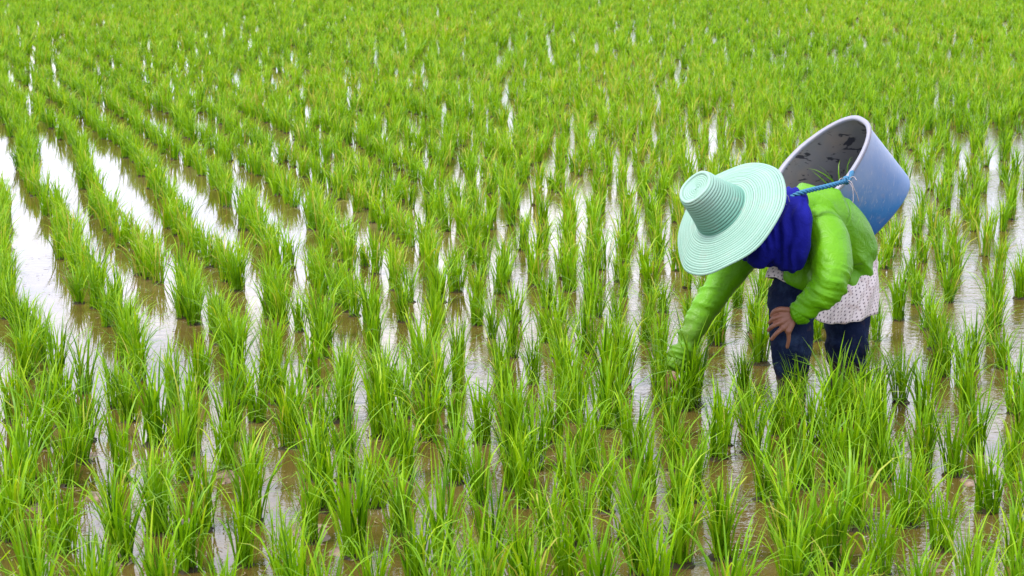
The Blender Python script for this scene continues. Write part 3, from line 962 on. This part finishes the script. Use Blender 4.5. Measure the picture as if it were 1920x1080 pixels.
for j in range(NV + 1):
    v_ = j / NV
    for i in range(NU + 1):
        ii = i % NU
        p = ct[ii].lerp(cb[ii], v_)
        out_ = (p - cen); out_.z = 0; out_.normalize()
        p = p + out_ * (.030 * math.sin(v_ * math.pi) * .9 + .009 * v_ * math.sin(ii / NU * 2 * math.pi * 11 + 1.3 * math.sin(ii * .11)))
        vv.append(p); uu_.append(i / NU * nd if i < NU else nd); vvv.append(0.0)
for i in range(NU + 1):          # dot rows measured up from the hem
    acc = 0.0
    for j in range(NV - 1, -1, -1):
        acc += (vv[j * (NU + 1) + i] - vv[(j + 1) * (NU + 1) + i]).length
        vvv[j * (NU + 1) + i] = acc / .034 + .3
    vvv[NV * (NU + 1) + i] = .3
ff = [(j * (NU + 1) + i, j * (NU + 1) + i + 1, (j + 1) * (NU + 1) + i + 1, (j + 1) * (NU + 1) + i) for j in range(NV) for i in range(NU)]
sh = np_mesh('shirt', [tuple(v) for v in vv], ff, {'u': uu_, 'v': vvv})
shirt = link('shirt', sh, mat_dots(), person)
md = shirt.modifiers.new('thickness', 'SOLIDIFY'); md.thickness = .003

# --- straw hat: plaited braids as real ridges
def hat_frame():
    x = A_HAT.orthogonal().normalized(); y = A_HAT.cross(x)
    return x, y
HX, HY = hat_frame()
M_HAT = mat_straw_hat()
C_B = .046
def hat_mesh(name, prof, nseg=200, wob=lambda a, r: 0):
    """prof: list of (r, h, ring phase, ring index)"""
    vv, ff, r_, s_, a_, y_ = [], [], [], [], [], []
    for j, (r, h, ph, ri) in enumerate(prof):
        for i in range(nseg):
            a = 2 * math.pi * i / nseg
            hh = h + wob(a, r)
            vv.append(tuple(HX * r * math.cos(a) + HY * r * math.sin(a) + A_HAT * hh))
            r_.append(ph); s_.append(ri); a_.append(min(a, 2 * math.pi - a))
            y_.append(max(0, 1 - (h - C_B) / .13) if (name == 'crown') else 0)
    for j in range(len(prof) - 1):
        for i in range(nseg):
            k = (i + 1) % nseg
            ff.append((j * nseg + i, j * nseg + k, (j + 1) * nseg + k, (j + 1) * nseg + i))
    return np_mesh(name, vv, ff, {'ring': r_, 'steps': s_, 'ang': a_, 'crown_low': y_})
def brim_h(r):
    u = (r - .118) / (.270 - .118)
    return .050 - .030 * u - .024 * u * u
def wob(a, r):
    u = max(0, (r - .118) / .15)
    return u * u * (.013 * math.sin(2 * a + .6) + .008 * math.sin(3 * a + 2.1) + .0035 * math.sin(7 * a))
prof = []
NR = 17
r0, r1 = .116, .270
for k in range(NR):
    for ph, lift in ((0, -.0006), (.14, .0009), (.5, .0014), (.88, .0009), (.99, -.0006)):
        r = r0 + (r1 - r0) * (k + ph + .07 * math.sin(k * 2.3)) / NR
        prof.append((r, brim_h(r) + lift, ph, k))
prof.append((r1 + .001, brim_h(r1) - .002, .5, NR)); prof.append((r1 - .001, brim_h(r1) - .005, .5, NR))
for k in range(9):      # underside
    r = r1 - .001 - (r1 - r0) * (k + 1) / 9
    prof.append((r, brim_h(r) - .0045, .5, 30 + k))
hat_root = empty('straw_hat', tuple(HATC)); hat_root.parent = person
hat_root.matrix_parent_inverse = Matrix.Translation(-Vector(person.location))
def hat_part(name, me):
    o = bpy.data.objects.new(name, me); COL.objects.link(o); me.materials.append(M_HAT)
    me.polygons.foreach_set('use_smooth', [True] * len(me.polygons)); o.parent = hat_root
    return o
hat_part('brim', hat_mesh('brim', prof, wob=wob))
prof = []
NC = 14
H_C = .168
C_B = .046
def crown_r(u):     # slightly waisted cone up to the flat top
    return .1195 - .041 * u - .004 * math.sin(u * math.pi) - .003 * math.exp(-((1 - u) / .05) ** 2)
for k in range(NC):
    for ph, lift in ((0, -.0008), (.16, .0016), (.5, .0022), (.86, .0014), (.99, -.0008)):
        u = (k + ph) / NC
        prof.append((crown_r(u) + lift, C_B + H_C * u, ph, k))
rt = crown_r(1)
for dr, dh, ph in ((0, .003, .3), (-.004, .006, .5), (-.010, .006, .7), (-.014, .002, .99)):
    prof.append((rt + dr, C_B + H_C + dh, ph, 20))
for k in range(7):      # dished top of concentric braids
    ra, rb = (rt - .015) * (1 - k / 7), (rt - .015) * (1 - (k + 1) / 7)
    for ph, lift in ((.0, 0), (.2, .0018), (.5, .0024), (.85, .0014)):
        r = ra + (rb - ra) * ph
        prof.append((max(r, .0005), C_B + H_C - .004 - .006 * (k / 7) + lift, ph, 21 + k))
prof.append((.0004, C_B + H_C - .008, .5, 30))
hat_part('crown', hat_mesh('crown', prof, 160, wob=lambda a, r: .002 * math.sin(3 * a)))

# ------------------------------------------------------------------ the bucket on the back
RC = P(1544, 304, 7.98)                       # centre of the mouth
n_scr = V3(-.745, .667, 0).normalized()
NB = (n_scr * .75 + AX_B * .66).normalized()  # out of the mouth
UB = (V3(.70, .71, 0) - NB * V3(.70, .71, 0).dot(NB)).normalized()      # long side of the mouth
VB = NB.cross(UB).normalized()
if VB.dot(n_scr) < 0: VB = -VB
bucket = empty('bucket', tuple(RC - NB * .36))
tag(bucket, 'faded blue plastic bucket slung on the farmer\'s back, its muddy mouth tilted open', 'bucket')
def super_pt(a, A_, B_, e=2.6):
    c, s = math.cos(a), math.sin(a)
    return math.copysign(abs(c) ** (2 / e), c) * A_, math.copysign(abs(s) ** (2 / e), s) * B_
def bucket_loft(name, prof, m, nseg=96, cap=True, extra=None):
    """prof: list of (depth below mouth, A, B, depth attr)"""
    vv, ff, dd, fd = [], [], [], []
    for (h, A_, B_, da) in prof:
        for i in range(nseg):
            a = 2 * math.pi * i / nseg
            x, y = super_pt(a, A_, B_)
            y *= 1 - .30 * (1 - da) * max(x / A0, 0) + .10 * (1 - da) * max(-x / A0, 0)
            p = UB * x + VB * y - NB * h
            vv.append(tuple(RC + p)); dd.append(da)
            # the side that rests against the back, low on the wall, is least faded
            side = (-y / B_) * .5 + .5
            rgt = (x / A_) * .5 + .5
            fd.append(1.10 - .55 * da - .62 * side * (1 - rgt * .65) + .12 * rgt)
    for j in range(len(prof) - 1):
        for i in range(nseg):
            k = (i + 1) % nseg
            ff.append((j * nseg + i, j * nseg + k, (j + 1) * nseg + k, (j + 1) * nseg + i))
    me = np_mesh(name, vv, ff, {'depth': dd, 'fade': fd})
    o = link(name, me, m, bucket)
    return o
A0, B0, HB = .250, .168, .455
def ab(u): return A0 * (1 + .0 * u), B0 * (1 - .26 * u)
prof = []
for u in np.linspace(0.0, .90, 22):
    a_, b_ = ab(u); prof.append((u * HB, a_ - .004, b_ - .004, u))
for th_ in np.linspace(0, math.pi / 2, 7)[1:]:
    a_, b_ = ab(.9); r = .026
    prof.append((.90 * HB + r * math.sin(th_), a_ - .004 - r * (1 - math.cos(th_)), b_ - .004 - r * (1 - math.cos(th_)), .9 + .1 * math.sin(th_)))
for k in (.7, .4, .1, .002):
    a_, b_ = ab(.9); prof.append((.90 * HB + .026 - .004 * (1 - k), (a_ - .030) * k, (b_ - .030) * k, 1))
bucket_loft('wall', prof, mat_bucket())
prof = []
for u in np.linspace(0, .92, 18):
    a_, b_ = ab(u); prof.append((u * HB, a_ - .012, b_ - .012, u))
for k in (.94, .8, .5, .2, .002):
    a_, b_ = ab(.92); prof.append((.965 * HB, (a_ - .012) * k, (b_ - .012) * k, 1))
bucket_loft('lining', prof, mat_bucket(True))
prof = [(.012, A0 - .003, B0 - .003, 0), (.011, A0 + .004, B0 + .004, 0), (.003, A0 + .006, B0 + .006, 0), (-.003, A0 + .004, B0 + .004, 0), (-.005, A0 - .001, B0 - .001, 0), (-.004, A0 - .012, B0 - .012, 0), (-.001, A0 - .016, B0 - .016, 0), (.008, A0 - .017, B0 - .017, 0)]
bucket_loft('rim', prof, mat_simple('bucket_rim_plastic', (.15, .175, .27), (.26, .23, .22), .5, 30, .25))

def strand_rope(name, path, r, turns_per_m, m, parent, strands=3, seg=8):
    """a laid rope: strands wound round a path"""
    ps = []
    for i in range(len(path) - 1):
        p0, p1, p2, p3 = path[max(i - 1, 0)], path[i], path[i + 1], path[min(i + 2, len(path) - 1)]
        for k in range(12):
            u = k / 12
            ps.append(.5 * ((2 * p1) + (-p0 + p2) * u + (2 * p0 - 5 * p1 + 4 * p2 - p3) * u * u + (-p0 + 3 * p1 - 3 * p2 + p3) * u ** 3))
    ps.append(path[-1])
    L_ = 0; vv, ff = [], []
    for sidx in range(strands):
        L_ = 0; x = None; base = len(vv)
        for i, p in enumerate(ps):
            tdir = (ps[min(i + 1, len(ps) - 1)] - ps[max(i - 1, 0)]).normalized()
            x = tdir.orthogonal().normalized() if x is None else (x - tdir * x.dot(tdir)).normalized()
            y = tdir.cross(x)
            if i: L_ += (p - ps[i - 1]).length
            ph = L_ * turns_per_m * 2 * math.pi + sidx * 2 * math.pi / strands
            c = p + (x * math.cos(ph) + y * math.sin(ph)) * r * .5
            for k in range(seg):
                a = 2 * math.pi * k / seg
                vv.append(tuple(c + (x * math.cos(a) + y * math.sin(a)) * r * .62))
        for i in range(len(ps) - 1):
            for k in range(seg):
                q = (k + 1) % seg
                ff.append((base + i * seg + k, base + i * seg + q, base + (i + 1) * seg + q, base + (i + 1) * seg + k))
    return link(name, np_mesh(name, vv, ff), m, parent)
M_ROPE = mat_simple('blue_rope', (.008, .07, .19), (.02, .15, .24), .6, 120, .6)
M_STRING = mat_simple('grey_string', (.32, .27, .28), (.18, .16, .16), .8)
KNOT = P(1590, 337, 7.62)
strand_rope('rope', [P(1598, 322, 7.88), P(1594, 332, 7.74), P(1586, 339, 7.60), P(1560, 347, 7.54), P(1530, 354, 7.525), P(1500, 362, 7.50), P(1481, 372, 7.53), P(1471, 384, 7.58)], .0100, 22, M_ROPE, bucket)
b = bmesh.new()
kc = P(1587, 338, 7.60)
for i in range(5):
    pr = []
    a0 = random.uniform(0, 6.28)
    nx = Vector((random.uniform(-1, 1), random.uniform(-1, 1), random.uniform(-1, 1))).normalized(); x = nx.orthogonal().normalized(); y = nx.cross(x)
    for k in range(9):
        a = a0 + k / 8 * 5.4
        pr.append((kc + (x * math.cos(a) + y * math.sin(a)) * .014, .0042))
    tube(b, pr, 8)
me = bpy.data.meshes.new('knot'); b.to_mesh(me); b.free()
link('knot', me, M_ROPE, bucket)
for path in ([kc, P(1598, 350, 7.57), P(1600, 372, 7.57), P(1599, 380, 7.57)], [kc, P(1596, 341, 7.56), P(1602, 356, 7.56), P(1607, 366, 7.57), P(1610, 377, 7.58)], [kc, P(1600, 331, 7.6), P(1606, 338, 7.58)], [kc, P(1578, 334, 7.57), P(1572, 340, 7.56)],
             [P(1474, 384, 7.50), P(1468, 372, 7.47), P(1476, 366, 7.46), P(1480, 378, 7.47)]):
    b = bmesh.new(); tube(b, [(p, .0016) for p in path], 6)
    me = bpy.data.meshes.new('string'); b.to_mesh(me); b.free()
    link('string', me, M_STRING, bucket)

# a few seedlings left in the bucket
V, Fc, T, A = [], [], [], []
rs = np.random.default_rng(5)
v, f, ti, al = blade_batch(16, 6, .20, .006, spread=2.0, base_r=.03, droop=.6, rs=rs)
zax = (NB * .7 + AX_U * .5).normalized(); xax = zax.orthogonal().normalized(); yax = zax.cross(xax)
R3 = np.array([list(xax), list(yax), list(zax)])
base = RC - NB * .15 + UB * -.03 - VB * .09
v = v @ R3 + np.array(list(base))
sd_o = link('rice_seedling', np_mesh('rice_seedling', v, f, {'tint': ti * .5, 'along': al}), M_RICE)
tag(sd_o, 'loose green rice seedlings lying inside the blue bucket', 'seedlings')
